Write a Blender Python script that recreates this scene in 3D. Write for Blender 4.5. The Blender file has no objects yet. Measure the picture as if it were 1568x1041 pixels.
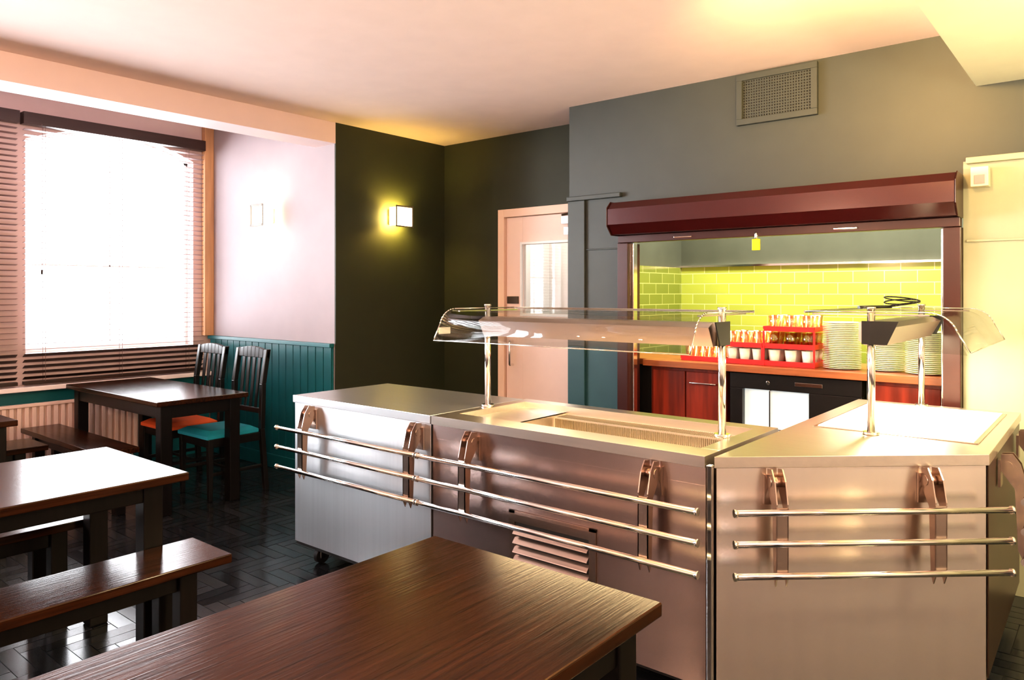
import bpy, bmesh, math, random
from mathutils import Matrix, Vector
random.seed(4)
scene = bpy.context.scene
scene.view_settings.view_transform = 'Standard'
scene.view_settings.look = 'Medium High Contrast'
scene.view_settings.exposure = 0.25

# ------------------------------------------------------------------ materials
def mat(name, col, rough=0.5, metal=0.0, var=0.08, nscale=(6, 6, 6), bump=0.0, bscale=None,
        emit=None, estr=0.0, coat=0.0, spec=0.5, rvar=0.0, aniso=0.0, arot=0.25):
    m = bpy.data.materials.new(name); m.use_nodes = True
    nt = m.node_tree; b = nt.nodes['Principled BSDF']
    b.inputs['Roughness'].default_value = rough
    b.inputs['Metallic'].default_value = metal
    b.inputs['Specular IOR Level'].default_value = spec
    b.inputs['Coat Weight'].default_value = coat
    b.inputs['Coat Roughness'].default_value = 0.12
    if aniso > 0:
        b.inputs['Anisotropic'].default_value = aniso
        b.inputs['Anisotropic Rotation'].default_value = arot
        tg = nt.nodes.new('ShaderNodeTangent'); tg.direction_type = 'RADIAL'; tg.axis = 'Z'
        nt.links.new(tg.outputs[0], b.inputs['Tangent'])
    tc = nt.nodes.new('ShaderNodeTexCoord'); mp = nt.nodes.new('ShaderNodeMapping')
    mp.inputs['Scale'].default_value = nscale
    nt.links.new(tc.outputs['Object'], mp.inputs['Vector'])
    n = nt.nodes.new('ShaderNodeTexNoise'); n.inputs['Scale'].default_value = 1.0
    n.inputs['Detail'].default_value = 4
    nt.links.new(mp.outputs['Vector'], n.inputs['Vector'])
    r = nt.nodes.new('ShaderNodeValToRGB')
    r.color_ramp.elements[0].position = 0.3; r.color_ramp.elements[1].position = 0.7
    r.color_ramp.elements[0].color = tuple(max(0, c * (1 - var)) for c in col) + (1,)
    r.color_ramp.elements[1].color = tuple(min(1, c * (1 + var)) for c in col) + (1,)
    nt.links.new(n.outputs['Fac'], r.inputs['Fac'])
    nt.links.new(r.outputs['Color'], b.inputs['Base Color'])
    if rvar > 0:
        mr = nt.nodes.new('ShaderNodeMapRange')
        mr.inputs['To Min'].default_value = max(0.02, rough - rvar)
        mr.inputs['To Max'].default_value = min(1, rough + rvar)
        nt.links.new(n.outputs['Fac'], mr.inputs['Value'])
        nt.links.new(mr.outputs['Result'], b.inputs['Roughness'])
    if bump > 0:
        n2 = n
        if bscale:
            mp2 = nt.nodes.new('ShaderNodeMapping'); mp2.inputs['Scale'].default_value = bscale
            nt.links.new(tc.outputs['Object'], mp2.inputs['Vector'])
            n2 = nt.nodes.new('ShaderNodeTexNoise'); n2.inputs['Scale'].default_value = 1.0
            n2.inputs['Detail'].default_value = 3
            nt.links.new(mp2.outputs['Vector'], n2.inputs['Vector'])
        bp = nt.nodes.new('ShaderNodeBump'); bp.inputs['Strength'].default_value = bump
        bp.inputs['Distance'].default_value = 0.002
        nt.links.new(n2.outputs['Fac'], bp.inputs['Height'])
        nt.links.new(bp.outputs['Normal'], b.inputs['Normal'])
    if emit:
        b.inputs['Emission Color'].default_value = tuple(emit) + (1,)
        b.inputs['Emission Strength'].default_value = estr
    return m

def glassmat(name, tint=(1, 1, 1), refl=0.06, rough=0.02, edge=.3):
    m = bpy.data.materials.new(name); m.use_nodes = True
    nt = m.node_tree; nt.nodes.remove(nt.nodes['Principled BSDF'])
    out = nt.nodes['Material Output']
    t = nt.nodes.new('ShaderNodeBsdfTransparent'); t.inputs['Color'].default_value = tuple(tint) + (1,)
    g = nt.nodes.new('ShaderNodeBsdfGlossy'); g.inputs['Roughness'].default_value = rough
    fr = nt.nodes.new('ShaderNodeLayerWeight'); fr.inputs['Blend'].default_value = 0.2
    mr = nt.nodes.new('ShaderNodeMapRange')
    mr.inputs['To Min'].default_value = refl; mr.inputs['To Max'].default_value = min(1, refl + edge)
    nt.links.new(fr.outputs['Fresnel'], mr.inputs['Value'])
    mx = nt.nodes.new('ShaderNodeMixShader')
    nt.links.new(mr.outputs['Result'], mx.inputs['Fac'])
    nt.links.new(t.outputs[0], mx.inputs[1]); nt.links.new(g.outputs[0], mx.inputs[2])
    nt.links.new(mx.outputs[0], out.inputs['Surface'])
    return m

def tilemat(name, c1, c2, mortar, axis='XZ'):
    m = bpy.data.materials.new(name); m.use_nodes = True
    nt = m.node_tree; b = nt.nodes['Principled BSDF']
    tc = nt.nodes.new('ShaderNodeTexCoord')
    sp = nt.nodes.new('ShaderNodeSeparateXYZ'); cb = nt.nodes.new('ShaderNodeCombineXYZ')
    nt.links.new(tc.outputs['Object'], sp.inputs[0])
    nt.links.new(sp.outputs[axis[0]], cb.inputs['X']); nt.links.new(sp.outputs['Z'], cb.inputs['Y'])
    br = nt.nodes.new('ShaderNodeTexBrick')
    br.inputs['Color1'].default_value = c1 + (1,); br.inputs['Color2'].default_value = c2 + (1,)
    br.inputs['Mortar'].default_value = mortar + (1,)
    br.inputs['Scale'].default_value = 1.0; br.inputs['Mortar Size'].default_value = 0.003
    br.inputs['Brick Width'].default_value = 0.2; br.inputs['Row Height'].default_value = 0.08
    nt.links.new(cb.outputs[0], br.inputs['Vector'])
    nt.links.new(br.outputs['Color'], b.inputs['Base Color'])
    bp = nt.nodes.new('ShaderNodeBump'); bp.inputs['Strength'].default_value = 0.5; bp.invert = True
    bp.inputs['Distance'].default_value = 0.004
    nt.links.new(br.outputs['Fac'], bp.inputs['Height']); nt.links.new(bp.outputs['Normal'], b.inputs['Normal'])
    b.inputs['Roughness'].default_value = 0.15
    return m

M = {}
M['ceil'] = mat('ceiling_paint', (0.86, 0.69, 0.64), 0.8, var=0.02)
M['beam'] = mat('beam_paint', (0.78, 0.62, 0.62), 0.6, var=0.02)
M['white'] = mat('white_wall_paint', (0.37, 0.325, 0.345), 0.75, var=0.02)
M['cream'] = mat('cream_wall_paint', (0.41, 0.41, 0.29), 0.6, var=0.03)
M['room'] = mat('rear_wall_paint', (0.64, 0.56, 0.51), 0.7, var=0.03)
M['soffit'] = mat('bulkhead_paint', (0.88, 0.84, 0.62), 0.6, var=0.02)
M['mauve'] = mat('window_wall_paint', (0.60, 0.47, 0.46), 0.75, var=0.03)
M['olive'] = mat('olive_wall_paint', (0.024, 0.029, 0.013), 0.6, var=0.06)
M['grey'] = mat('grey_wall_paint', (0.047, 0.056, 0.051), 0.5, var=0.04)
M['teal'] = mat('teal_paint', (0.006, 0.115, 0.135), 0.35, var=0.08)
M['tealwall'] = mat('teal_wall_paint', (0.020, 0.072, 0.086), 0.5, var=0.06)
M['trimtan'] = mat('tan_wood_trim', (0.50, 0.28, 0.15), 0.45, var=0.15, nscale=(30, 30, 2))
M['sill'] = mat('sill_paint', (0.85, 0.76, 0.74), 0.4, var=0.03)
M['frame'] = mat('window_frame_paint', (0.9, 0.9, 0.9), 0.4, var=0.02)
M['slat'] = mat('blind_slat_glare_wood', (0.28, 0.185, 0.18), 0.45, var=0.1, nscale=(30, 3, 30))  # dark wood lightened to look washed out by the window
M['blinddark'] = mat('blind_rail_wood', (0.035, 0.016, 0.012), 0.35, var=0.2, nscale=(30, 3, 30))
M['wood'] = mat('dark_stained_ash', (0.030, 0.0095, 0.0030), 0.20, var=0.6, nscale=(90, 3, 60), bump=0.22,
                bscale=(170, 5, 170), rvar=0.04, spec=0.27)
M['woodx'] = mat('dark_stained_ash_x', (0.030, 0.0095, 0.0030), 0.20, var=0.6, nscale=(3, 90, 60), bump=0.22,
                 bscale=(5, 170, 170), rvar=0.04, spec=0.27)
M['leg'] = mat('black_stained_wood', (0.006, 0.004, 0.0035), 0.35, var=0.3, nscale=(50, 50, 4), spec=.3)
M['chair'] = mat('chair_wood', (0.008, 0.006, 0.005), 0.28, var=0.3, nscale=(50, 50, 4))
M['cush_o'] = mat('orange_cushion', (0.95, 0.17, 0.05), 0.75, var=0.1, bump=0.1, bscale=(300, 300, 300))
M['cush_t'] = mat('teal_cushion', (0.012, 0.32, 0.42), 0.7, var=0.1, bump=0.1, bscale=(300, 300, 300))
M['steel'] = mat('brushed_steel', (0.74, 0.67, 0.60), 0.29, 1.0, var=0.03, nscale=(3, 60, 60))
M['steelt'] = mat('brushed_steel_glare_top', (0.78, 0.79, 0.81), 0.32, 1.0, var=0.02, nscale=(3, 60, 60))  # steel tinted cool for the glare on the cabinet top
M['steelv'] = mat('brushed_steel_daylight_tint', (0.68, 0.69, 0.71), 0.32, 1.0, var=0.03, nscale=(50, 50, 1), aniso=.6)  # same steel, tinted bluish for the daylight it reflects
M['steelm'] = mat('brushed_steel_reflection_mauve', (0.54, 0.43, 0.40), 0.26, 1.0, var=0.03, nscale=(40, 40, 1), aniso=.7)  # same steel, darker and mauve for the room reflected in it
M['steelr'] = mat('brushed_steel_reflection_warm', (0.82, 0.73, 0.68), 0.27, 1.0, var=0.03, nscale=(40, 40, 1), aniso=.7)  # same steel, warm tint painted in for its reflections
M['housing'] = mat('lamp_housing_steel', (0.70, 0.58, 0.53), 0.28, 1.0, var=0.02, nscale=(3, 40, 40))
M['darkreflect'] = mat('dark_reflection_panel', (0.045, 0.022, 0.014), 0.30, .3, var=0.1)  # colour of a dark reflection, not of the counter steel
M['chrome'] = mat('chrome_tube', (0.88, 0.84, 0.80), 0.12, 1.0, var=0.01)
M['bracket'] = mat('bracket_steel', (0.56, 0.44, 0.38), 0.25, 1.0, var=0.02)
M['dark'] = mat('black_rubber', (0.01, 0.01, 0.01), 0.5)
M['darkmesh'] = mat('perforated_metal', (0.20, 0.16, 0.10), 0.4, 0.8, var=0.1)
M['hot'] = mat('white_ceran_plate', (0.95, 0.92, 0.84), 0.12, var=0.02)
M['shutter'] = mat('mahogany_powdercoat', (0.050, 0.005, 0.005), 0.25, 0.2, var=0.03, coat=0.3)
M['jamb'] = mat('mahogany_jamb', (0.045, 0.010, 0.007), 0.3, 0.1, var=0.1)
M['redwood'] = mat('mahogany_cupboard', (0.20, 0.024, 0.011), 0.3, var=0.4, nscale=(25, 25, 2))
M['orwood'] = mat('hatch_counter_wood', (0.36, 0.11, 0.04), 0.3, var=0.3, nscale=(3, 30, 30))
M['door'] = mat('door_paint', (0.90, 0.70, 0.62), 0.5, var=0.02)
M['doorf'] = mat('door_frame_paint', (0.88, 0.64, 0.52), 0.5, var=0.02)
M['brass'] = mat('dark_bronze', (0.08, 0.05, 0.03), 0.35, 0.8)
M['tile'] = tilemat('green_metro_tile', (0.40, 0.46, 0.085), (0.46, 0.52, 0.10), (0.70, 0.74, 0.34), 'XZ')
M['tiley'] = tilemat('green_metro_tile_shaded', (0.15, 0.18, 0.035), (0.18, 0.21, 0.04), (0.4, 0.42, 0.15), 'YZ')  # same tile and grout darkened, shade of the side wall in the colour
M['kgrey'] = mat('kitchen_upper_wall', (0.085, 0.09, 0.075), 0.4)
M['porc'] = mat('white_porcelain', (0.92, 0.88, 0.78), 0.15, var=0.02)
M['redpl'] = mat('red_plastic', (0.75, 0.02, 0.02), 0.35)
M['yellow'] = mat('yellow_tag_plastic', (0.9, 0.78, 0.0), 0.4)
M['black'] = mat('black_enamel', (0.012, 0.010, 0.010), 0.25)
M['fridgeglow'] = mat('fridge_interior', (0.7, 0.75, 0.75), 0.4, emit=(0.8, 0.95, 1), estr=0.3)
M['radiator'] = mat('radiator_enamel', (0.72, 0.55, 0.48), 0.4, var=0.03)
M['glow'] = mat('opal_glass_shade', (1, 0.9, 0.6), 0.4, emit=(1.0, 0.86, 0.50), estr=3.5)
M['plast'] = mat('cream_plastic', (0.8, 0.74, 0.55), 0.4)
M['sframe'] = mat('sconce_frame_metal', (0.16, 0.12, 0.085), 0.5, 0)
M['sticker'] = mat('white_label', (0.85, 0.85, 0.85), 0.5)
M['glass'] = glassmat('clear_glass', (0.88, 0.89, 0.87), 0.02, .02, .2)
M['wglass'] = glassmat('window_glass', (1, 1, 1), 0.02)
M['tumbler'] = glassmat('tumbler_glass', (1, 0.97, 0.75), 0.18)
M['plinth'] = mat('dark_slab', (0.01, 0.009, 0.008), 0.5)

# ------------------------------------------------------------------ builder
class B:
    def __init__(s, name, bevel=0.0):
        s.name = name; s.bm = bmesh.new(); s.mats = []; s.M = Matrix.Identity(4); s.bevel = bevel; s.smooth = []
    def mi(s, m):
        m = M[m]
        if m not in s.mats: s.mats.append(m)
        return s.mats.index(m)
    def face(s, vs, mi, smooth=False):
        try:
            f = s.bm.faces.new(vs); f.material_index = mi; f.smooth = smooth
        except ValueError: pass
    def hexa(s, pts, m):
        mi = s.mi(m); v = [s.bm.verts.new(s.M @ Vector(p)) for p in pts]
        for q in ((3, 2, 1, 0), (4, 5, 6, 7), (0, 1, 5, 4), (1, 2, 6, 5), (2, 3, 7, 6), (3, 0, 4, 7)):
            s.face([v[i] for i in q], mi)
    def box(s, x0, x1, y0, y1, z0, z1, m):
        s.hexa([(x0, y0, z0), (x1, y0, z0), (x1, y1, z0), (x0, y1, z0),
                (x0, y0, z1), (x1, y0, z1), (x1, y1, z1), (x0, y1, z1)], m)
    def prism(s, poly, a, b, m, axis='z', smooth=False):
        def P(p, t):
            if axis == 'z': return (p[0], p[1], t)
            if axis == 'x': return (t, p[0], p[1])
            return (p[0], t, p[1])
        mi = s.mi(m)
        lo = [s.bm.verts.new(s.M @ Vector(P(p, a))) for p in poly]
        hi = [s.bm.verts.new(s.M @ Vector(P(p, b))) for p in poly]
        n = len(poly)
        s.face(list(reversed(lo)), mi); s.face(hi, mi)
        for i in range(n):
            s.face([lo[i], lo[(i + 1) % n], hi[(i + 1) % n], hi[i]], mi, smooth)
    def cyl(s, p0, p1, r0, m, r1=None, n=16, caps=True):
        r1 = r0 if r1 is None else r1
        p0 = Vector(p0); p1 = Vector(p1); d = (p1 - p0).normalized()
        up = Vector((0, 0, 1)) if abs(d.z) < 0.9 else Vector((1, 0, 0))
        u = d.cross(up).normalized(); w = d.cross(u)
        mi = s.mi(m); A = []; C = []
        for i in range(n):
            a = 2 * math.pi * i / n; o = u * math.cos(a) + w * math.sin(a)
            A.append(s.bm.verts.new(s.M @ (p0 + o * r0))); C.append(s.bm.verts.new(s.M @ (p1 + o * r1)))
        for i in range(n):
            s.face([A[i], A[(i + 1) % n], C[(i + 1) % n], C[i]], mi, True)
        if caps:
            s.face(A[::-1], mi); s.face(C, mi)
    def lathe(s, prof, c, m, n=20):
        mi = s.mi(m); rings = []
        for r, z in prof:
            rings.append([s.bm.verts.new(s.M @ Vector((c[0] + r * math.cos(2 * math.pi * i / n), c[1] + r * math.sin(2 * math.pi * i / n), c[2] + z))) for i in range(n)])
        for k in range(len(rings) - 1):
            for i in range(n):
                s.face([rings[k][i], rings[k][(i + 1) % n], rings[k + 1][(i + 1) % n], rings[k + 1][i]], mi, True)
        if prof[0][0] > 1e-4: s.face(rings[0][::-1], mi)
        if prof[-1][0] > 1e-4: s.face(rings[-1], mi)
    def tube(s, pts, r, m, n=8):
        for a, b in zip(pts[:-1], pts[1:]): s.cyl(a, b, r, m, n=n)
    def done(s, parent=None):
        bmesh.ops.recalc_face_normals(s.bm, faces=s.bm.faces[:])
        co = [v.co for v in s.bm.verts]
        lo = Vector([min(c[i] for c in co) for i in range(3)]); hi = Vector([max(c[i] for c in co) for i in range(3)])
        c = (lo + hi) / 2; c.z = lo.z
        bmesh.ops.translate(s.bm, verts=s.bm.verts[:], vec=-c)
        me = bpy.data.meshes.new(s.name); s.bm.to_mesh(me); s.bm.free()
        for m in s.mats: me.materials.append(m)
        o = bpy.data.objects.new(s.name, me); o.location = c
        scene.collection.objects.link(o)
        if s.bevel > 0:
            md = o.modifiers.new('bevel', 'BEVEL'); md.width = s.bevel; md.segments = 2
            md.limit_method = 'ANGLE'; md.angle_limit = math.radians(50)
        if parent:
            o.parent = parent
            o.location = c - parent.location
        return o

def simple(name, boxes, bevel=0.0):
    b = B(name, bevel)
    for bx in boxes: b.box(*bx)
    return b.done()

# ------------------------------------------------------------------ room dims
CH = 2.75; AC = 3.0
WX = -6.5; GX = -4.65; WY = 3.53; BY = 4.71; HY = 4.28; HX = -3.0
EX, SY = 2.6, -3.6

# floor
def floor():
    b = B('floor')
    b.box(-6.9, EX + .15, SY - .15, 6.7, -0.12, -0.003, 'plinth')
    L, w, g = 0.28, 0.07, 0.0016
    fm = []
    for k in range(5):
        t = [0.8, 0.9, 1.0, 1.12, 1.3][k]
        nm = 'parquet_%d' % k
        M[nm] = mat(nm, (0.018 * t, 0.020 * t, 0.024 * t), 0.15 + 0.025 * k, var=0.15, nscale=(25, 25, 25), spec=.6)
        fm.append(nm)
    def plank(x0, x1, y0, y1):
        cx, cy = (x0 + x1) / 2, (y0 + y1) / 2
        if cx < -6.5 or cx > EX or cy < SY or cy > 4.7: return
        mi = b.mi(random.choice(fm))
        hx, hy = (x1 - x0) / 2, (y1 - y0) / 2
        sx = random.uniform(-.003, .003) * hx; sy = random.uniform(-.007, .007) * hy
        v = [b.bm.verts.new(p) for p in ((x0 + g, y0 + g, -0.0012 - sx - sy), (x1 - g, y0 + g, -0.0012 + sx - sy), (x1 - g, y1 - g, -0.0012 + sx + sy), (x0 + g, y1 - g, -0.0012 - sx + sy))]
        b.face(v, mi)
    for n in range(-200, 200):
        for m_ in range(-40, 40):
            ox = n * w + m_ * L; oy = n * w - m_ * L
            if ox < -8 or ox > 4 or oy < -5 or oy > 6: continue
            plank(ox, ox + L, oy, oy + w); plank(ox, ox + w, oy + w, oy + w + L)
    b.done()
floor()

# ceilings
simple('ceiling', [(-4.9, EX + .15, SY - .15, 4.85, CH, CH + .3, 'ceil'), (-6.75, -4.9, SY - .15, WY, AC, AC + .1, 'ceil')])
simple('ceiling_beam', [(-4.9, GX, SY, WY, 2.59, CH - .001, 'beam'), (-4.93, -4.9, SY, WY, 2.62, AC - .001, 'beam')])
simple('ceiling_bulkhead', [(-0.56, EX, SY, HY - .002, 2.466, CH - .001, 'soffit')])

simple('wall_alcove', [(WX, GX - .012, WY, 4.9, 0, AC, 'white')])
simple('wall_olive', [(GX - .012, GX, WY + .001, 4.9, 0, CH, 'olive')])
simple('wall_back', [(GX, -4.012, BY, 4.87, 0, CH, 'olive')])
simple('wall_back_upper', [(-4.012, HX, BY, 4.87, 2.136, CH, 'olive')])
simple('wall_corridor', [(-4.6, -3.0, 6.2, 6.3, 0, 2.7, 'room')])
simple('wall_corridor_side', [(-4.62, -4.6, 4.9, 6.2, 0, 2.7, 'room')])

h = B('wall_hatch')
h.box(HX, -2.576, HY, 4.45, 1.08, CH, 'grey')
h.box(HX, -2.576, HY, 4.45, 0, 1.08, 'tealwall')
h.box(HX, -2.9, 4.45, 5.6, 0, CH, 'grey')
h.box(-2.576, -0.615, HY, 4.45, 1.86, CH, 'grey')
h.box(-0.615, EX, HY, 4.45, 2.1, CH, 'grey')
h.box(-0.615, EX, HY, 4.45, 0, 2.1, 'cream')
h.done()
simple('trim_ledge', [(HX - .002, -2.57, HY - .035, HY, 2.085, 2.115, 'grey'), (-0.60, EX, HY - .035, HY, 2.085, 2.115, 'cream')], .004)
simple('trim_pilaster', [(HX, -2.86, HY - .02, HY - .0005, 1.08, 2.085, 'grey'), (HX, -2.86, HY - .02, HY - .0005, 0, 1.08, 'tealwall'),
                         (-2.86, -2.58, HY - .008, HY - .0005, 1.74, 1.75, 'grey')], .003)
simple('trim_panel', [(-0.60, EX, HY - .014, HY - .0005, 1.70, 1.712, 'cream')], .003)

# kitchen
simple('wall_kitchen_back', [(-2.9, 1.2, 5.49, 5.6, 0, 1.65, 'tile'), (-2.9, 1.2, 5.49, 5.6, 1.65, 2.6, 'kgrey')])
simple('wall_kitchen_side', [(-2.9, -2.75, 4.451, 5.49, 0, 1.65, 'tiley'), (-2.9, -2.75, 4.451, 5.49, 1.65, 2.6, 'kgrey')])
simple('wall_kitchen_end', [(1.2, 1.3, 4.451, 5.6, 0, 2.6, 'cream')])
simple('ceiling_kitchen', [(-2.9, 1.3, 4.451, 5.6, 2.6, 2.7, 'white')])
simple('trim_tile', [(-2.75, 1.2, 5.47, 5.489, 1.65, 1.665, 'chrome')])
simple('wall_south', [(-6.75, EX + .15, SY - .15, SY, 0, AC, 'room')])
simple('wall_east', [(EX, EX + .15, SY, 4.45, 0, CH, 'room')])

def zarch(y, y0, y1):
    c = (y0 + y1) / 2; hh = (y1 - y0) / 2
    return 2.63 + 0.15 * (1 - ((y - c) / hh) ** 2)
W1 = (2.03, 3.36); W2 = (0.25, 1.58); W3 = (-1.5, -0.2)  # W3 is unseen, added for the steel to reflect
b = B('wall_west')
ys = [SY - .15, W3[0], W3[1], W2[0], W2[1], W1[0], W1[1], WY + .001]
for i in range(len(ys) - 1):
    y0, y1 = ys[i], ys[i + 1]
    if i % 2 == 0:
        b.box(WX - .25, WX, y0, y1, 0, AC, 'mauve')
    else:
        b.box(WX - .25, WX, y0, y1, 0, 0.98, 'mauve')
        N = 14
        for k in range(N):
            a, c = y0 + (y1 - y0) * k / N, y0 + (y1 - y0) * (k + 1) / N
            za, zc = zarch(a, y0, y1), zarch(c, y0, y1)
            b.hexa([(WX - .25, a, za), (WX, a, za), (WX, c, zc), (WX - .25, c, zc),
                    (WX - .25, a, AC), (WX, a, AC), (WX, c, AC), (WX - .25, c, AC)], 'mauve')
b.done()
simple('trim_dado_west', [(WX, WX + .02, SY, WY - .03, 0, 0.70, 'teal')])
simple('window_sill', [(WX, WX + .10, SY, WY - .04, 0.70, 0.735, 'sill')], .004)
simple('trim_window_post', [(WX, WX + .06, 3.44, WY - .002, 1.06, AC - .005, 'trimtan')], .004)
for i, (y0, y1) in enumerate((W1, W2, W3)):
    b = B('window_%d' % (i + 1))
    X0, X1 = WX - .16, WX - .11
    b.box(X0, X1, y0, y0 + .03, .98, 2.63, 'frame'); b.box(X0, X1, y1 - .03, y1, .98, 2.63, 'frame')
    b.box(X0, X1, y0 + .03, y1 - .03, .98, 1.02, 'frame')
    ym = (y0 + y1) / 2
    b.box(X0 + .015, X1 - .015, ym - .005, ym + .005, 1.02, 2.76, 'frame')
    b.box(X0 + .015, X1 - .015, y0 + .03, y1 - .03, 1.67, 1.682, 'frame')
    N = 14
    for k in range(N):
        a, c = y0 + (y1 - y0) * k / N, y0 + (y1 - y0) * (k + 1) / N
        za, zc = zarch(a, y0, y1), zarch(c, y0, y1)
        b.hexa([(X0, a, za - .03), (X1, a, za - .03), (X1, c, zc - .03), (X0, c, zc - .03),
                (X0, a, za), (X1, a, za), (X1, c, zc), (X0, c, zc)], 'frame')
    b.box(X0 + .022, X0 + .026, y0 + .03, y1 - .03, 1.02, 2.62, 'wglass')
    b.done()

def blind(y0, y1):
    b = B('venetian_blind')
    xc = WX + .055
    b.box(WX + .015, WX + .095, y0, y1, 2.73, 2.82, 'blinddark')
    z = 0.80
    while z < 2.72:
        dark = z < 1.0  # lower slats keep the dark wood, upper ones carry the glare
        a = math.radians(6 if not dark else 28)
        dx, dz = .024 * math.cos(a), .024 * math.sin(a)
        t = .0013
        b.hexa([(xc - dx, y0 + .01, z - dz - t), (xc + dx, y0 + .01, z + dz - t), (xc + dx, y1 - .01, z + dz - t), (xc - dx, y1 - .01, z - dz - t),
                (xc - dx, y0 + .01, z - dz + t), (xc + dx, y0 + .01, z + dz + t), (xc + dx, y1 - .01, z + dz + t), (xc - dx, y1 - .01, z - dz + t)],
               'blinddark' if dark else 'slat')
        z += 0.043
    b.box(xc - .028, xc + .028, y0 + .01, y1 - .01, 0.750, 0.775, 'blinddark')
    for yy in (y0 + .15, (y0 + y1) / 2, y1 - .15):
        b.cyl((xc + .028, yy, .77), (xc + .028, yy, 2.73), .0016, 'slat', n=6)
        b.cyl((xc - .028, yy, .77), (xc - .028, yy, 2.73), .0016, 'slat', n=6)
    b.cyl((xc + .045, y0 + .12, 1.62), (xc + .045, y0 + .12, 2.74), .0012, 'slat', n=6)
    b.cyl((xc + .045, y0 + .12, 1.59), (xc + .045, y0 + .12, 1.625), .007, 'blinddark', n=8)
    b.done()
blind(1.99, 3.43); blind(0.52, 1.965); blind(-0.95, 0.49)

# radiator
b = B('radiator', .004)
b.box(WX + .05, WX + .06, 1.3, 2.85, .14, .60, 'radiator')
y = 1.3
while y < 2.83:
    b.box(WX + .06, WX + .085, y, y + .03, .15, .58, 'radiator'); y += .05
b.box(WX + .045, WX + .09, 1.29, 2.86, .58, .605, 'radiator')
for yy in (1.4, 2.75): b.box(WX + .021, WX + .05, yy, yy + .04, .2, .5, 'radiator')
for yy in (1.33, 2.8): b.cyl((WX + .065, yy, 0), (WX + .065, yy, .15), .01, 'chrome')
b.done()

# tongue-and-groove dado on alcove wall
b = B('trim_dado_alcove', .003)
x = WX + .03
b.box(WX + .022, GX - .02, WY - .012, WY - .001, .1, 1.03, 'teal')
while x < GX - .06:
    b.box(x, min(x + .093, GX - .02), WY - .022, WY - .012, .1, 1.03, 'teal'); x += .10
b.box(WX + .022, GX - .015, WY - .045, WY - .001, 1.03, 1.06, 'teal')
b.done()
simple('baseboard_alcove', [(WX + .022, GX - .015, WY - .035, WY - .001, 0, .11, 'teal')], .003)
simple('baseboard_olive', [(GX, GX + .02, WY, BY, 0, .12, 'olive')], .003)

# door
b = B('door_1', .003)
b.box(-4.01, -3.945, BY - .02, BY + .12, 0, 2.135, 'doorf')
b.box(-3.945, HX - .002, BY - .02, BY + .12, 2.07, 2.135, 'doorf')
y0, y1 = BY + .01, BY + .055
b.box(-3.94, -3.77, y0, y1, .01, 2.065, 'door')
b.box(-3.77, HX - .004, y0, y1, 1.84, 2.065, 'door')
b.box(-3.77, HX - .004, y0, y1, .01, 1.28, 'door')
b.box(-3.79, -3.77, y0 - .012, y0, 1.26, 1.86, 'frame')
b.box(-3.77, HX - .004, y0 - .012, y0, 1.84, 1.86, 'frame'); b.box(-3.77, HX - .004, y0 - .012, y0, 1.26, 1.28, 'frame')
b.box(-3.77, HX - .004, y0 + .02, y0 + .026, 1.28, 1.84, 'glass')
b.box(-3.93, -3.81, y0 - .008, y0, 1.36, 1.42, 'brass')
b.tube([(-3.87, y0, 1.05), (-3.87, y0 - .045, 1.05), (-3.87, y0 - .045, .86), (-3.87, y0, .86)], .009, 'chrome')
b.box(-3.35, HX - .004, y0 - .05, y0, 1.98, 2.04, 'bracket')
b.tube([(-3.35, y0 - .04, 2.05), (-3.10, y0 - .10, 2.06)], .008, 'brass')
b.box(-3.36, -3.24, y0 - .004, y0, 1.90, 1.96, 'bracket')
b.done()

# vent grille
b = B('ventilation_grille', .002)
x0, x1, z0, z1 = -1.775, -1.31, 2.44, 2.735
f = .035; yy = HY - .03
b.box(x0, x1, yy, HY - .001, z0, z0 + f, 'grey'); b.box(x0, x1, yy, HY - .001, z1 - f, z1, 'grey')
b.box(x0, x0 + f, yy, HY - .001, z0 + f, z1 - f, 'grey'); b.box(x1 - f, x1, yy, HY - .001, z0 + f, z1 - f, 'grey')
b.box(x0 + f, x1 - f, HY - .006, HY - .002, z0 + f, z1 - f, 'dark')
n = 26
for i in range(n + 1):
    x = x0 + f + (x1 - x0 - 2 * f) * i / n
    b.box(x - .0045, x + .0045, HY - .016, HY - .012, z0 + f, z1 - f, 'grey')
for i in range(15):
    z = z0 + f + (z1 - z0 - 2 * f) * i / 14
    b.box(x0 + f, x1 - f, HY - .0165, HY - .0125, z - .0045, z + .0045, 'grey')
b.done()

# shutter box
b = B('roller_shutter', .003)
prof = [(HY - .001, 1.825), (HY - .001, 2.03), (HY - .16, 2.03), (HY - .205, 1.985), (HY - .205, 1.885), (HY - .15, 1.825)]
b.prism(prof, -2.56, -0.62, 'shutter', 'x')
pe = [(p[0] + (-.0 if p[0] > HY - .1 else -.006), p[1] + (-.006 if p[1] < 1.95 else .006)) for p in prof]
b.prism(pe, -2.566, -2.56, 'jamb', 'x'); b.prism(pe, -0.62, -0.614, 'jamb', 'x')
b.box(-2.570, -0.62, HY - .06, HY - .001, 1.776, 1.824, 'jamb')
for xx in (-2.1, -1.15):
    b.box(xx - .06, xx + .06, HY - .075, HY - .06, 1.79, 1.80, 'chrome')
b.done()
b = B('hatch_frame', .003)
b.box(-2.574, -2.496, HY - .06, HY + .10, 0, 1.774, 'jamb')
b.box(-0.694, -0.617, HY - .06, HY + .10, 0, 1.774, 'jamb')
b.box(-2.496, -2.480, HY - .01, HY + .04, 0, 1.774, 'chrome')
b.box(-0.710, -0.694, HY - .01, HY + .04, 0, 1.774, 'chrome')
b.done()
b = B('padlock_tag', .003)
b.cyl((-1.64, HY - .065, 1.80), (-1.64, HY - .065, 1.76), .010, 'chrome')
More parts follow.
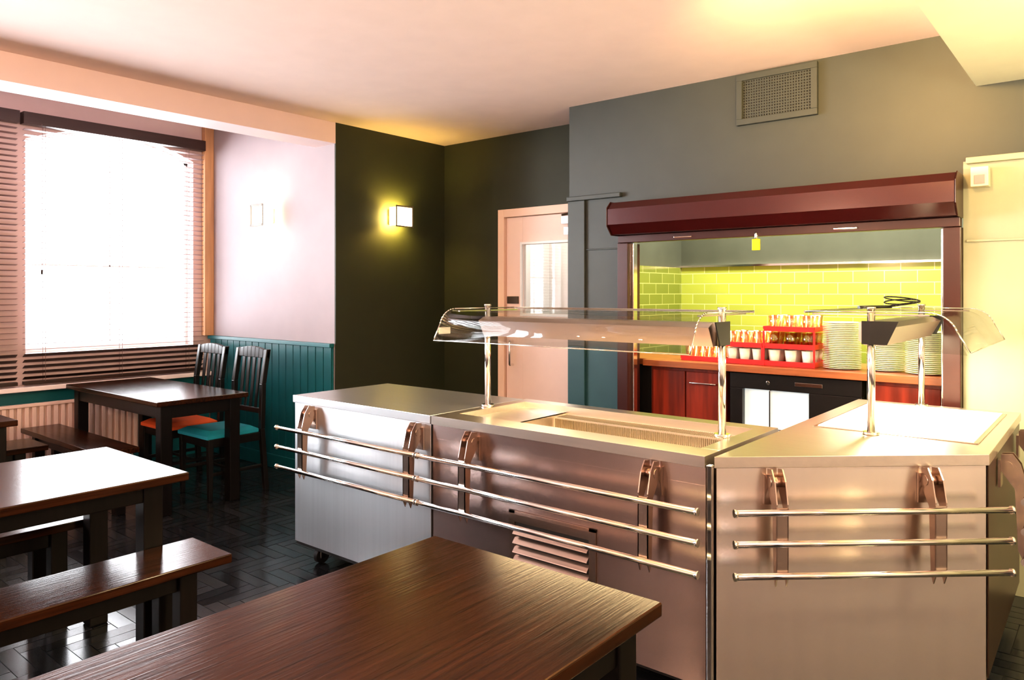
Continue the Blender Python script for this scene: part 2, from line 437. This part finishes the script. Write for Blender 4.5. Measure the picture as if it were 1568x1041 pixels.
b.box(-1.664, -1.616, HY - .07, HY - .06, 1.695, 1.76, 'yellow')
b.done()
simple('alarm_sensor', [(-0.575, -0.50, HY - .07, HY - .0005, 1.965, 2.06, 'plast'), (-0.56, -0.515, HY - .075, HY - .07, 1.975, 2.02, 'white')], .006)

# hatch counter with cupboards and fridge
b = B('hatch_countertop', .003)
b.box(-2.478, -0.712, 4.385, 4.44, .965, 1.005, 'orwood')
b.box(-2.74, -0.60, 4.452, 5.0, .965, 1.005, 'orwood')
b.box(-2.478, -0.712, 4.44, 4.452, .965, 1.005, 'orwood')
b.done()
b = B('cupboard', .003)
b.box(-2.74, -2.45, 4.456, 4.98, .0, .964, 'black')  # black panel painted in for the darkness beside the cupboard
b.box(-2.45, -1.93, 4.455, 4.98, .05, .964, 'redwood')
b.box(-2.43, -2.20, 4.44, 4.455, .1, .94, 'redwood'); b.box(-2.19, -1.95, 4.44, 4.455, .1, .94, 'redwood')
b.cyl((-2.16, 4.425, .87), (-1.98, 4.425, .87), .006, 'chrome')
for xx in (-2.14, -2.0): b.cyl((xx, 4.425, .87), (xx, 4.442, .87), .004, 'chrome', n=8)
b.box(-2.45, -1.93, 4.5, 4.98, 0, .05, 'dark')
b.done()
b = B('cupboard', .003)
b.box(-1.10, -0.72, 4.455, 4.98, .05, .964, 'redwood')
b.box(-1.08, -0.74, 4.44, 4.455, .1, .94, 'redwood')
b.box(-1.10, -0.72, 4.5, 4.98, 0, .05, 'dark')
b.done()
b = B('bottle_fridge', .004)
b.box(-1.90, -1.13, 4.50, 4.97, .0, .955, 'black')
b.box(-1.90, -1.13, 4.455, 4.50, .86, .955, 'black')
b.box(-1.90, -1.82, 4.455, 4.50, .06, .86, 'black'); b.box(-1.42, -1.13, 4.455, 4.50, .06, .86, 'black')
b.box(-1.82, -1.42, 4.455, 4.50, .06, .12, 'black')
b.box(-1.82, -1.42, 4.490, 4.499, .12, .86, 'fridgeglow')
b.box(-1.655, -1.645, 4.455, 4.49, .12, .86, 'chrome')
for z in (.4, .62): b.box(-1.82, -1.42, 4.47, 4.489, z, z + .008, 'chrome')
b.box(-1.50, -1.34, 4.448, 4.455, .895, .92, 'chrome')
b.cyl((-1.66, 4.45, .905), (-1.66, 4.456, .905), .012, 'chrome')
b.done()

# crockery
def plates(x, y, z, n, r=.105):
    b = B('plate_stack')
    for i in range(n):
        zz = z + i * .0105
        b.lathe([(r * .55, 0), (r * .6, .002), (r, .0085), (r, .0105), (r * .6, .005), (0.0001, .005)], (x, y, zz), 'porc', 28)
    b.done()
plates(-1.27, 4.58, 1.006, 26); plates(-1.045, 4.62, 1.006, 23, .10); plates(-.83, 4.57, 1.006, 22)
def rack(x, y, z, wx, wy, tiers, cups):
    b = B('glass_rack', .0)
    for t in range(tiers):
        zz = z + t * .105
        b.box(x - wx / 2, x + wx / 2, y - wy / 2, y + wy / 2, zz, zz + .012, 'redpl')
        for s in (-1, 1):
            b.box(x - wx / 2, x + wx / 2, y + s * wy / 2 - .004, y + s * wy / 2 + .004, zz + .012, zz + .03, 'redpl')
            b.box(x + s * wx / 2 - .004, x + s * wx / 2 + .004, y - wy / 2, y + wy / 2, zz + .012, zz + .03, 'redpl')
            if t < tiers - 1:
                for s2 in (-1, 1):
                    b.box(x + s * wx / 2 - .005, x + s * wx / 2 + .005, y + s2 * wy / 2 - .005, y + s2 * wy / 2 + .005, zz, zz + .105, 'redpl')
        nx = int(wx / .08); ny = int(wy / .08)
        for i in range(nx):
            for j in range(ny):
                cx = x - wx / 2 + wx * (i + .5) / nx; cy = y - wy / 2 + wy * (j + .5) / ny
                mm = 'porc' if (t == 0 and cups) else 'tumbler'
                b.lathe([(.026, .013), (.036, .095), (.033, .095), (.024, .018), (.0001, .018)], (cx, cy, zz), mm, 14)
    b.done()
rack(-1.55, 4.62, 1.006, .30, .26, 3, True)
rack(-1.835, 4.62, 1.006, .25, .26, 2, True)
rack(-2.12, 4.64, 1.006, .28, .26, 1, False)

# ------------------------------------------------------------------ steel counters
def castor(b, x, y, ztop):
    b.box(x - .03, x + .03, y - .03, y + .03, ztop - .008, ztop, 'chrome')
    b.box(x - .022, x - .018, y - .02, y + .02, .03, ztop - .008, 'chrome'); b.box(x + .018, x + .022, y - .02, y + .02, .03, ztop - .008, 'chrome')
    b.cyl((x - .016, y, .042), (x + .016, y, .042), .042, 'dark', n=20)

def rails(name, ox, oy, ang, u0, u1, brs, parent=None):
    b = B(name, .0)
    b.M = Matrix.Translation((ox, oy, 0)) @ Matrix.Rotation(ang, 4, 'Z')
    for z in (.737, .636, .532):
        b.cyl((u0, -.098, z), (u1, -.098, z), .0105, 'chrome', n=16)
        for u in (u0, u1): b.cyl((u - .004, -.098, z), (u + .004, -.098, z), .0135, 'chrome', n=16)
    for u in brs:
        b.box(u - .03, u + .03, -.010, -.001, .74, .84, 'bracket')
        b.cyl((u - .022, -.03, .82), (u + .022, -.03, .82), .017, 'bracket')
        poly = [(-.010, .86), (-.010, .80), (-.03, .77), (-.052, .74), (-.062, .52), (-.075, .49), (-.088, .52), (-.088, .76), (-.07, .83), (-.045, .865)]
        for s in (-.020, .016):
            b.prism(poly, u + s, u + s + .004, 'bracket', 'x')
        b.box(u - .02, u + .02, -.088, -.085, .53, .75, 'bracket')
    return b.done()

FY = 2.345; KY = 3.0
b = B('hot_cupboard', .004)
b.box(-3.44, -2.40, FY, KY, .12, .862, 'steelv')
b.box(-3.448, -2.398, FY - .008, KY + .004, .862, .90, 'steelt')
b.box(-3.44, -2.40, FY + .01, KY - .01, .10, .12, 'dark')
for x in (-3.33, -2.5):
    for y in (FY + .09, KY - .09): castor(b, x, y, .10)
b.done()
rails('tray_slide_rail', 0, FY, 0, -3.46, -2.40, (-3.27, -2.47))

b = B('bain_marie_counter', .003)
x0, x1 = -2.39, -1.085
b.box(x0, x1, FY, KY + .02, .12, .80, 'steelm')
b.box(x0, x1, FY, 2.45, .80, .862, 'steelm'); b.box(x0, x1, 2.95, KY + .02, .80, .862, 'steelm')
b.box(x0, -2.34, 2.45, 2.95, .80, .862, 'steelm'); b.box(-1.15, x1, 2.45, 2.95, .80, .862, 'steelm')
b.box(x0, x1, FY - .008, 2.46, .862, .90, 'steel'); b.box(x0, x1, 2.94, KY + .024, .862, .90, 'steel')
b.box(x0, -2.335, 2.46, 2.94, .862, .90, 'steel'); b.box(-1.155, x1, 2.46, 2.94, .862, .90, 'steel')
b.box(-2.335, -2.08, 2.46, 2.94, .868, .872, 'steel')
b.box(-2.084, -2.08, 2.46, 2.94, .80, .872, 'steel')
b.box(-2.08, -1.155, 2.46, 2.84, .801, .806, 'steel')
b.box(-2.08, -1.155, 2.84, 2.94, .801, .862, 'steel')
n = 100
for i in range(n):
    x = -2.07 + .905 * i / n
    b.box(x, x + .005, 2.838, 2.84, .812, .856, 'darkmesh')
    b.box(x, x + .005, 2.85, 2.93, .862, .8635, 'darkmesh')
b.box(-2.396, -2.390, FY - .004, FY + .02, .12, .862, 'dark')
lx0, lx1, lz0, lz1 = -1.94, -1.52, .35, .565
yF = FY - .001
b.box(lx0, lx1, yF - .006, yF, lz0, lz0 + .012, 'bracket'); b.box(lx0, lx1, yF - .006, yF, lz1 - .012, lz1, 'bracket')
b.box(lx0, lx0 + .03, yF - .006, yF, lz0, lz1, 'bracket'); b.box(lx1 - .03, lx1, yF - .006, yF, lz0, lz1, 'bracket')
b.box(lx0 + .03, lx1 - .03, yF - .001, yF, lz0, lz1, 'dark')
b.box(lx0 + .03, lx1 - .03, yF - .006, yF, lz1 - .045, lz1 - .012, 'bracket')
for i in range(4):
    z = lz0 + .014 + i * .037
    b.hexa([(lx0 + .03, yF - .022, z), (lx1 - .03, yF - .022, z), (lx1 - .03, yF - .002, z + .022), (lx0 + .03, yF - .002, z + .022),
            (lx0 + .03, yF - .020, z + .003), (lx1 - .03, yF - .020, z + .003), (lx1 - .03, yF, z + .025), (lx0 + .03, yF, z + .025)], 'bracket')
b.box(x0, x1, FY + .02, KY - .01, .10, .12, 'dark')
for x in (-2.28, -1.2):
    for y in (FY + .09, KY - .09): castor(b, x, y, .10)
b.done()
rails('tray_slide_rail', 0, FY, 0, -2.385, -1.07, (-2.13, -1.275))

A = Vector((-1.055, 2.362)); Bp = Vector((-.362, 2.985))
b = B('corner_serving_counter', .003)
poly = [tuple(A), tuple(Bp), (-.372, 4.10), (-1.055, 4.10)]
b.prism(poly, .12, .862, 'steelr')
b.prism([(-.3605, 3.00), (-.356, 3.00), (-.366, 4.09), (-.3705, 4.09)], .13, .858, 'darkreflect')  # thin sheet added over the side face for its dark reflection
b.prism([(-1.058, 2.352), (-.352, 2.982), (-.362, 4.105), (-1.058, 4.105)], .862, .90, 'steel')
b.prism([(-1.03, 2.42), (-.40, 3.0), (-.41, 4.05), (-1.03, 4.05)], .10, .12, 'dark')
b.prism([(-0.97, 3.16), (-.42, 3.16), (-.42, 3.99), (-.97, 3.99)], .9005, .907, 'hot')
b.prism([(-0.985, 3.147), (-.405, 3.147), (-.405, 4.003), (-.985, 4.003)], .9, .903, 'bracket')
for x, y in ((-.96, 2.62), (-.5, 3.07), (-.48, 3.98), (-.95, 3.98)): castor(b, x, y, .10)
b.done()
simple('trim_counter_joint', [(-1.080, -1.060, 2.338, 2.36, .10, .872, 'chrome')], .003)
d = (Bp - A); ang = math.atan2(d.y, d.x); Ln = d.length
rails('tray_slide_rail', A.x, A.y, ang, .03, Ln + .02, (.19, .72))
rails('tray_slide_rail', -.355, 3.0, math.pi / 2, .06, 1.05, (.25, .85))

def guard(name, ox, oy, ang, L, lab=False):
    b = B(name, .0)
    b.M = Matrix.Translation((ox, oy, 0)) @ Matrix.Rotation(ang, 4, 'Z')
    for u in (0, L):
        b.cyl((u, 0, .9055), (u, 0, 1.385), .0145, 'chrome', n=20)
        b.cyl((u, 0, .9005), (u, 0, .912), .030, 'chrome', n=20)
        b.cyl((u, 0, 1.385), (u, 0, 1.395), .017, 'chrome', n=20)
        b.prism([(.22, 1.362), (.22, 1.368), (-.20, 1.368), (-.20, 1.362)], u - .006, u + .006, 'chrome', 'x')
        b.prism([(.03, 1.25), (.03, 1.34), (-.10, 1.34), (-.06, 1.25)], u - .02 if u == 0 else u + .015, u - .015 if u == 0 else u + .02, 'dark', 'x')
    b.prism([(.05, 1.262), (.05, 1.335), (-.05, 1.335), (-.085, 1.318), (-.045, 1.245), (.03, 1.245)], .016, L - .016, 'housing', 'x')
    prof = [(.24, 1.376), (-.20, 1.376)]
    for k in range(1, 9):
        a = math.pi / 2 * k / 8 * .8
        prof.append((-.20 - .10 * math.sin(a), 1.376 - .10 * (1 - math.cos(a))))
    prof.append((-.335, 1.235))
    t = .006
    inner = []
    for i, p in enumerate(prof):
        a = prof[max(0, i - 1)]; c = prof[min(len(prof) - 1, i + 1)]
        dn = Vector((c[1] - a[1], -(c[0] - a[0]))).normalized() * t
        inner.append((p[0] - dn.x, p[1] - dn.y))
    mi = b.mi('glass')
    V = [[b.bm.verts.new(b.M @ Vector((u, q[0], q[1]))) for q in P] for u in (-.03, L + .03) for P in (prof, inner)]
    for i in range(len(prof) - 1):
        b.face([V[0][i], V[0][i + 1], V[2][i + 1], V[2][i]], mi, True)
        b.face([V[1][i], V[1][i + 1], V[3][i + 1], V[3][i]], mi, True)
        b.face([V[0][i], V[0][i + 1], V[1][i + 1], V[1][i]], mi); b.face([V[2][i], V[2][i + 1], V[3][i + 1], V[3][i]], mi)
    b.face([V[0][-1], V[1][-1], V[3][-1], V[2][-1]], mi); b.face([V[0][0], V[1][0], V[3][0], V[2][0]], mi)
    b.box(-.03, L + .03, .241, .246, 1.368, 1.378, 'chrome')
    pe = [(.0, 1.24)] + [(.0, 1.366)] + [(p[0] + .01, p[1] - .01) for p in prof[1:]]
    b.prism(pe, -.028, -.024, 'glass', 'x')
    for u in (-.03, L + .03):
        for p, q in zip(prof[:-1], prof[1:]):
            b.cyl(Vector((u, p[0], p[1])), Vector((u, q[0], q[1])), .0026, 'chrome', n=6)
    b.cyl((-.03, prof[-1][0], prof[-1][1]), (L + .03, prof[-1][0], prof[-1][1]), .0022, 'chrome', n=6)
    if lab:
        b.box(-.0235, -.0225, -.31, -.235, 1.262, 1.292, 'sticker')
    return b.done()
guard('sneeze_guard', -2.385 + .012, 2.70, 0, 1.19, True)
guard('sneeze_guard', -.755, 3.11, math.pi / 2, .93)

b = B('wire_whisk')
for q in range(3):
    pts = []
    for k in range(25):
        a = 2 * math.pi * k / 24
        pts.append((-.78 + .07 * math.cos(a), 3.75 + .12 * math.sin(a), 1.396 + .012 * q + .012 * math.cos(a + q)))
    b.tube(pts, .003, 'black')
b.tube([(-.80, 3.63, 1.387), (-.88, 3.42, 1.387)], .007, 'black')
b.done()

# ------------------------------------------------------------------ tables / benches / chairs
def table(x0, x1, y0, y1, wood='wood', inr=.05):
    b = B('dining_table', .004)
    b.box(x0, x1, y0, y1, .718, .75, wood)
    i = .05; s = .075
    xr = x1 - inr
    b.box(x0 + i, xr, y0 + i, y0 + i + .025, .63, .718, 'leg'); b.box(x0 + i, xr, y1 - i - .025, y1 - i, .63, .718, 'leg')
    b.box(x0 + i, x0 + i + .025, y0 + i, y1 - i, .63, .718, 'leg'); b.box(xr - .025, xr, y0 + i, y1 - i, .63, .718, 'leg')
    for xx in (x0 + i - .008, xr - s + .008):
        for yy in (y0 + i - .008, y1 - i - s + .008):
            b.box(xx, xx + s, yy, yy + s, 0, .717, 'leg')
    return b.done()
def bench(x0, x1, y0, y1, wood='wood'):
    b = B('wooden_bench', .004)
    b.box(x0, x1, y0, y1, .415, .45, wood)
    s = .065; i = .035
    lx = (x1 - x0) > (y1 - y0)
    e = .12
    ex, ey = (e, i) if lx else (i, e)
    for xx in (x0 + ex, x1 - ex - s):
        for yy in (y0 + ey, y1 - ey - s): b.box(xx, xx + s, yy, yy + s, 0, .414, 'leg')
    if lx:
        for yy in (y0 + i + .02, y1 - i - .045): b.box(x0 + e + s, x1 - e - s, yy, yy + .025, .345, .415, 'leg')
        for xx in (x0 + e + .02, x1 - e - .045): b.box(xx, xx + .025, y0 + i + s, y1 - i - s, .345, .415, 'leg')
    else:
        for xx in (x0 + i + .02, x1 - i - .045): b.box(xx, xx + .025, y0 + e + s, y1 - e - s, .345, .415, 'leg')
        for yy in (y0 + e + .02, y1 - e - .045): b.box(x0 + i + s, x1 - i - s, yy, yy + .025, .345, .415, 'leg')
    return b.done()
table(-1.535, -.805, 0.0, 1.515)
table(-3.57, -2.815, -.15, 1.44, inr=.135)
table(-5.45, -4.69, -.1, 1.43)
table(-6.24, -4.75, 2.22, 2.86, 'woodx')
bench(-2.94, -2.64, .0, 1.52)
bench(-3.90, -3.54, -.1, 1.40)
bench(-5.82, -5.46, .40, 1.84)
bench(-6.28, -4.93, 1.93, 2.19, 'woodx')

def chair(cx, yb, cush):
    b = B('dining_chair', .004)
    w = .21
    for s in (-1, 1):
        x = cx + s * (w - .018)
        for (za, ya, zc, yc) in ((0, yb + .035, .45, yb), (.45, yb, .78, yb + .01), (.78, yb + .01, 1.03, yb + .05)):
            b.hexa([(x - .018, ya - .018, za), (x + .018, ya - .018, za), (x + .018, ya + .018, za), (x - .018, ya + .018, za),
                    (x - .018, yc - .018, zc), (x + .018, yc - .018, zc), (x + .018, yc + .018, zc), (x - .018, yc + .018, zc)], 'chair')
        yf = yb - .40
        b.hexa([(x - .014, yf - .014, 0), (x + .014, yf - .014, 0), (x + .014, yf + .014, 0), (x - .014, yf + .014, 0),
                (x - .02, yf - .02, .43), (x + .02, yf - .02, .43), (x + .02, yf + .02, .43), (x - .02, yf + .02, .43)], 'chair')
        b.box(x - .012, x + .012, yf + .02, yb - .018, .37, .43, 'chair')
        b.box(x - .009, x + .009, yf + .012, yb, .17, .195, 'chair')
    for y in (yb - .40, yb): b.box(cx - w + .03, cx + w - .03, y - .012, y + .012, .37, .43, 'chair')
    b.box(cx - w + .03, cx + w - .03, yb - .21, yb - .19, .172, .192, 'chair')
    N = 8
    for k in range(N):
        u0 = -w + 2 * w * k / N; u1 = -w + 2 * w * (k + 1) / N
        za = 1.035 - .03 * (u0 / w) ** 2 + .012; zc = 1.035 - .03 * (u1 / w) ** 2 + .012
        b.hexa([(cx + u0, yb + .03, .965), (cx + u1, yb + .03, .965), (cx + u1, yb + .055, .965), (cx + u0, yb + .055, .965),
                (cx + u0, yb + .035, za), (cx + u1, yb + .035, zc), (cx + u1, yb + .06, zc), (cx + u0, yb + .06, za)], 'chair')
    b.box(cx - w + .03, cx + w - .03, yb - .008, yb + .012, .56, .60, 'chair')
    for u in (-.105, -.035, .035, .105):
        b.hexa([(cx + u - .014, yb - .003, .59), (cx + u + .014, yb - .003, .59), (cx + u + .014, yb + .008, .59), (cx + u - .014, yb + .008, .59),
                (cx + u - .02, yb + .036, .97), (cx + u + .02, yb + .036, .97), (cx + u + .02, yb + .048, .97), (cx + u - .02, yb + .048, .97)], 'chair')
    mi = cush
    b.hexa([(cx - w + .0, yb - .43, .43), (cx + w, yb - .43, .43), (cx + w - .02, yb - .02, .43), (cx - w + .02, yb - .02, .43),
            (cx - w + .0, yb - .43, .455), (cx + w, yb - .43, .455), (cx + w - .02, yb - .02, .455), (cx - w + .02, yb - .02, .455)], mi)
    b.hexa([(cx - w + .0, yb - .43, .455), (cx + w, yb - .43, .455), (cx + w - .02, yb - .02, .455), (cx - w + .02, yb - .02, .455),
            (cx - w + .05, yb - .38, .482), (cx + w - .05, yb - .38, .482), (cx + w - .06, yb - .07, .482), (cx - w + .06, yb - .07, .482)], mi)
    return b.done()
chair(-5.085, 3.05, 'cush_t'); chair(-5.63, 3.03, 'cush_o')

# ------------------------------------------------------------------ sconces
def sconce(x, y, z, ang, fw, en, lc):
    e = bpy.data.objects.new('wall_sconce', None); e.location = (x, y, z - .09); scene.collection.objects.link(e)
    Mx = Matrix.Translation((x, y, z)) @ Matrix.Rotation(ang, 4, 'Z')
    b = B('sconce_body', .0015); b.M = Mx
    b.box(.001, .016, -.06, .06, -.06, .06, 'plast')
    b.box(.016, .12, -.012, .012, -.006, .006, 'chrome')
    for s in (-1, 1):
        b.box(.1265, .132, s * .088 - fw, s * .088 + fw, -.088, .088, 'sframe')
        b.box(.1265, .132, -.088, .088, s * .082 - fw, s * .082 + fw, 'sframe')
    b.done(e)
    b = B('sconce_shade', .002); b.M = Mx
    t = .006
    b.box(.12, .12 + t, -.085, .085, -.075, .075, 'glow')
    b.box(.04, .12, -.085, -.085 + t, -.075, .075, 'glow'); b.box(.04, .12, .085 - t, .085, -.075, .075, 'glow')
    b.done(e)
    for dz in (.035, -.035):
        l = bpy.data.lights.new('sconce_bulb', 'POINT'); l.energy = en; l.color = lc; l.shadow_soft_size = .025
        o = bpy.data.objects.new('sconce_bulb', l); scene.collection.objects.link(o); o.parent = e
        o.location = (Mx @ Vector((.075, 0, dz))) - e.location
sconce(GX, 4.12, 2.07, 0, .005, 9, (1, .70, .16))
sconce(-5.53, WY, 2.09, -math.pi / 2, .010, 3, (1, .85, .6))

# ------------------------------------------------------------------ lights
def area(name, loc, rot, sx, sy, e, col):
    l = bpy.data.lights.new(name, 'AREA'); l.shape = 'RECTANGLE'; l.size = sx; l.size_y = sy; l.energy = e; l.color = col
    o = bpy.data.objects.new(name, l); o.location = loc; o.rotation_euler = rot; scene.collection.objects.link(o); return o
def point(name, loc, e, col, r=.08):
    l = bpy.data.lights.new(name, 'POINT'); l.energy = e; l.color = col; l.shadow_soft_size = r
    o = bpy.data.objects.new(name, l); o.location = loc; scene.collection.objects.link(o); return o
R90 = math.pi / 2
area('daylight_1', (WX - .55, 2.75, 1.85), (0, -R90, 0), 2.6, 2.2, 230, (.93, .96, 1))
area('daylight_2', (WX - .55, .9, 1.85), (0, -R90, 0), 2.6, 1.5, 450, (.93, .96, 1))
area('added_daylight', (WX - .55, -.85, 1.85), (0, -R90, 0), 2.6, 1.5, 480, (.93, .96, 1))  # light behind the unseen window, brightens the steel reflections
def unseen_pendant(x, y, z, e, col=(1, .65, .44)):
    b = B('unseen_pendant_lamp')
    zc = CH if x < -.56 else 2.466
    b.cyl((x, y, zc - .02), (x, y, zc), .05, 'chrome'); b.cyl((x, y, z + .13), (x, y, zc - .02), .004, 'black', n=8)
    b.cyl((x, y, z + .11), (x, y, z + .15), .03, 'chrome')
    b.done()
    point('unseen_pendant_bulb', (x, y, z), e, col, .10)
unseen_pendant(-2.6, -1.0, 2.1, 90); unseen_pendant(-1.1, -1.0, 2.1, 95); unseen_pendant(.8, -.8, 1.95, 70)  # unseen lamps added to brighten and warm the ceiling
unseen_pendant(.62, 2.7, 1.95, 95, (1, .80, .46))
l = bpy.data.lights.new('ceiling_wash_spot', 'SPOT'); l.energy = 230; l.color = (1, .60, .20); l.spot_size = math.radians(90); l.spot_blend = 1; l.shadow_soft_size = .05
o = bpy.data.objects.new('ceiling_wash_spot', l); scene.collection.objects.link(o)
o.location = (-.80, 2.45, 2.50)
o.rotation_euler = (Vector((-1.0, 3.9, 2.95)) - Vector(o.location)).to_track_quat('-Z', 'Y').to_euler()
area('gantry_lamp_1', (-1.78, 2.70, 1.243), (0, 0, 0), 1.1, .05, 11, (1, .76, .40))
area('gantry_lamp_2', (-.755, 3.575, 1.243), (0, 0, 0), .05, .85, 24, (1, .88, .62))
area('kitchen_light', (-1.4, 4.95, 2.55), (0, 0, 0), 2.2, .4, 85, (1, .96, .70))
point('corridor_light', (-3.9, 5.5, 2.2), 22, (1, .9, .8))

w = bpy.data.worlds.new('World'); scene.world = w; w.use_nodes = True
w.node_tree.nodes['Background'].inputs[0].default_value = (.9, .95, 1, 1)
w.node_tree.nodes['Background'].inputs[1].default_value = 4

# ------------------------------------------------------------------ camera
cam = bpy.data.cameras.new('camera'); co = bpy.data.objects.new('camera', cam); scene.collection.objects.link(co)
co.location = (0, 0, 1.45); co.rotation_euler = (math.pi / 2, 0, math.radians(39.44))
cam.lens = 1138 / 1568 * 36; cam.sensor_width = 36; cam.shift_y = -72.5 / 1568; cam.clip_start = .02
scene.camera = co
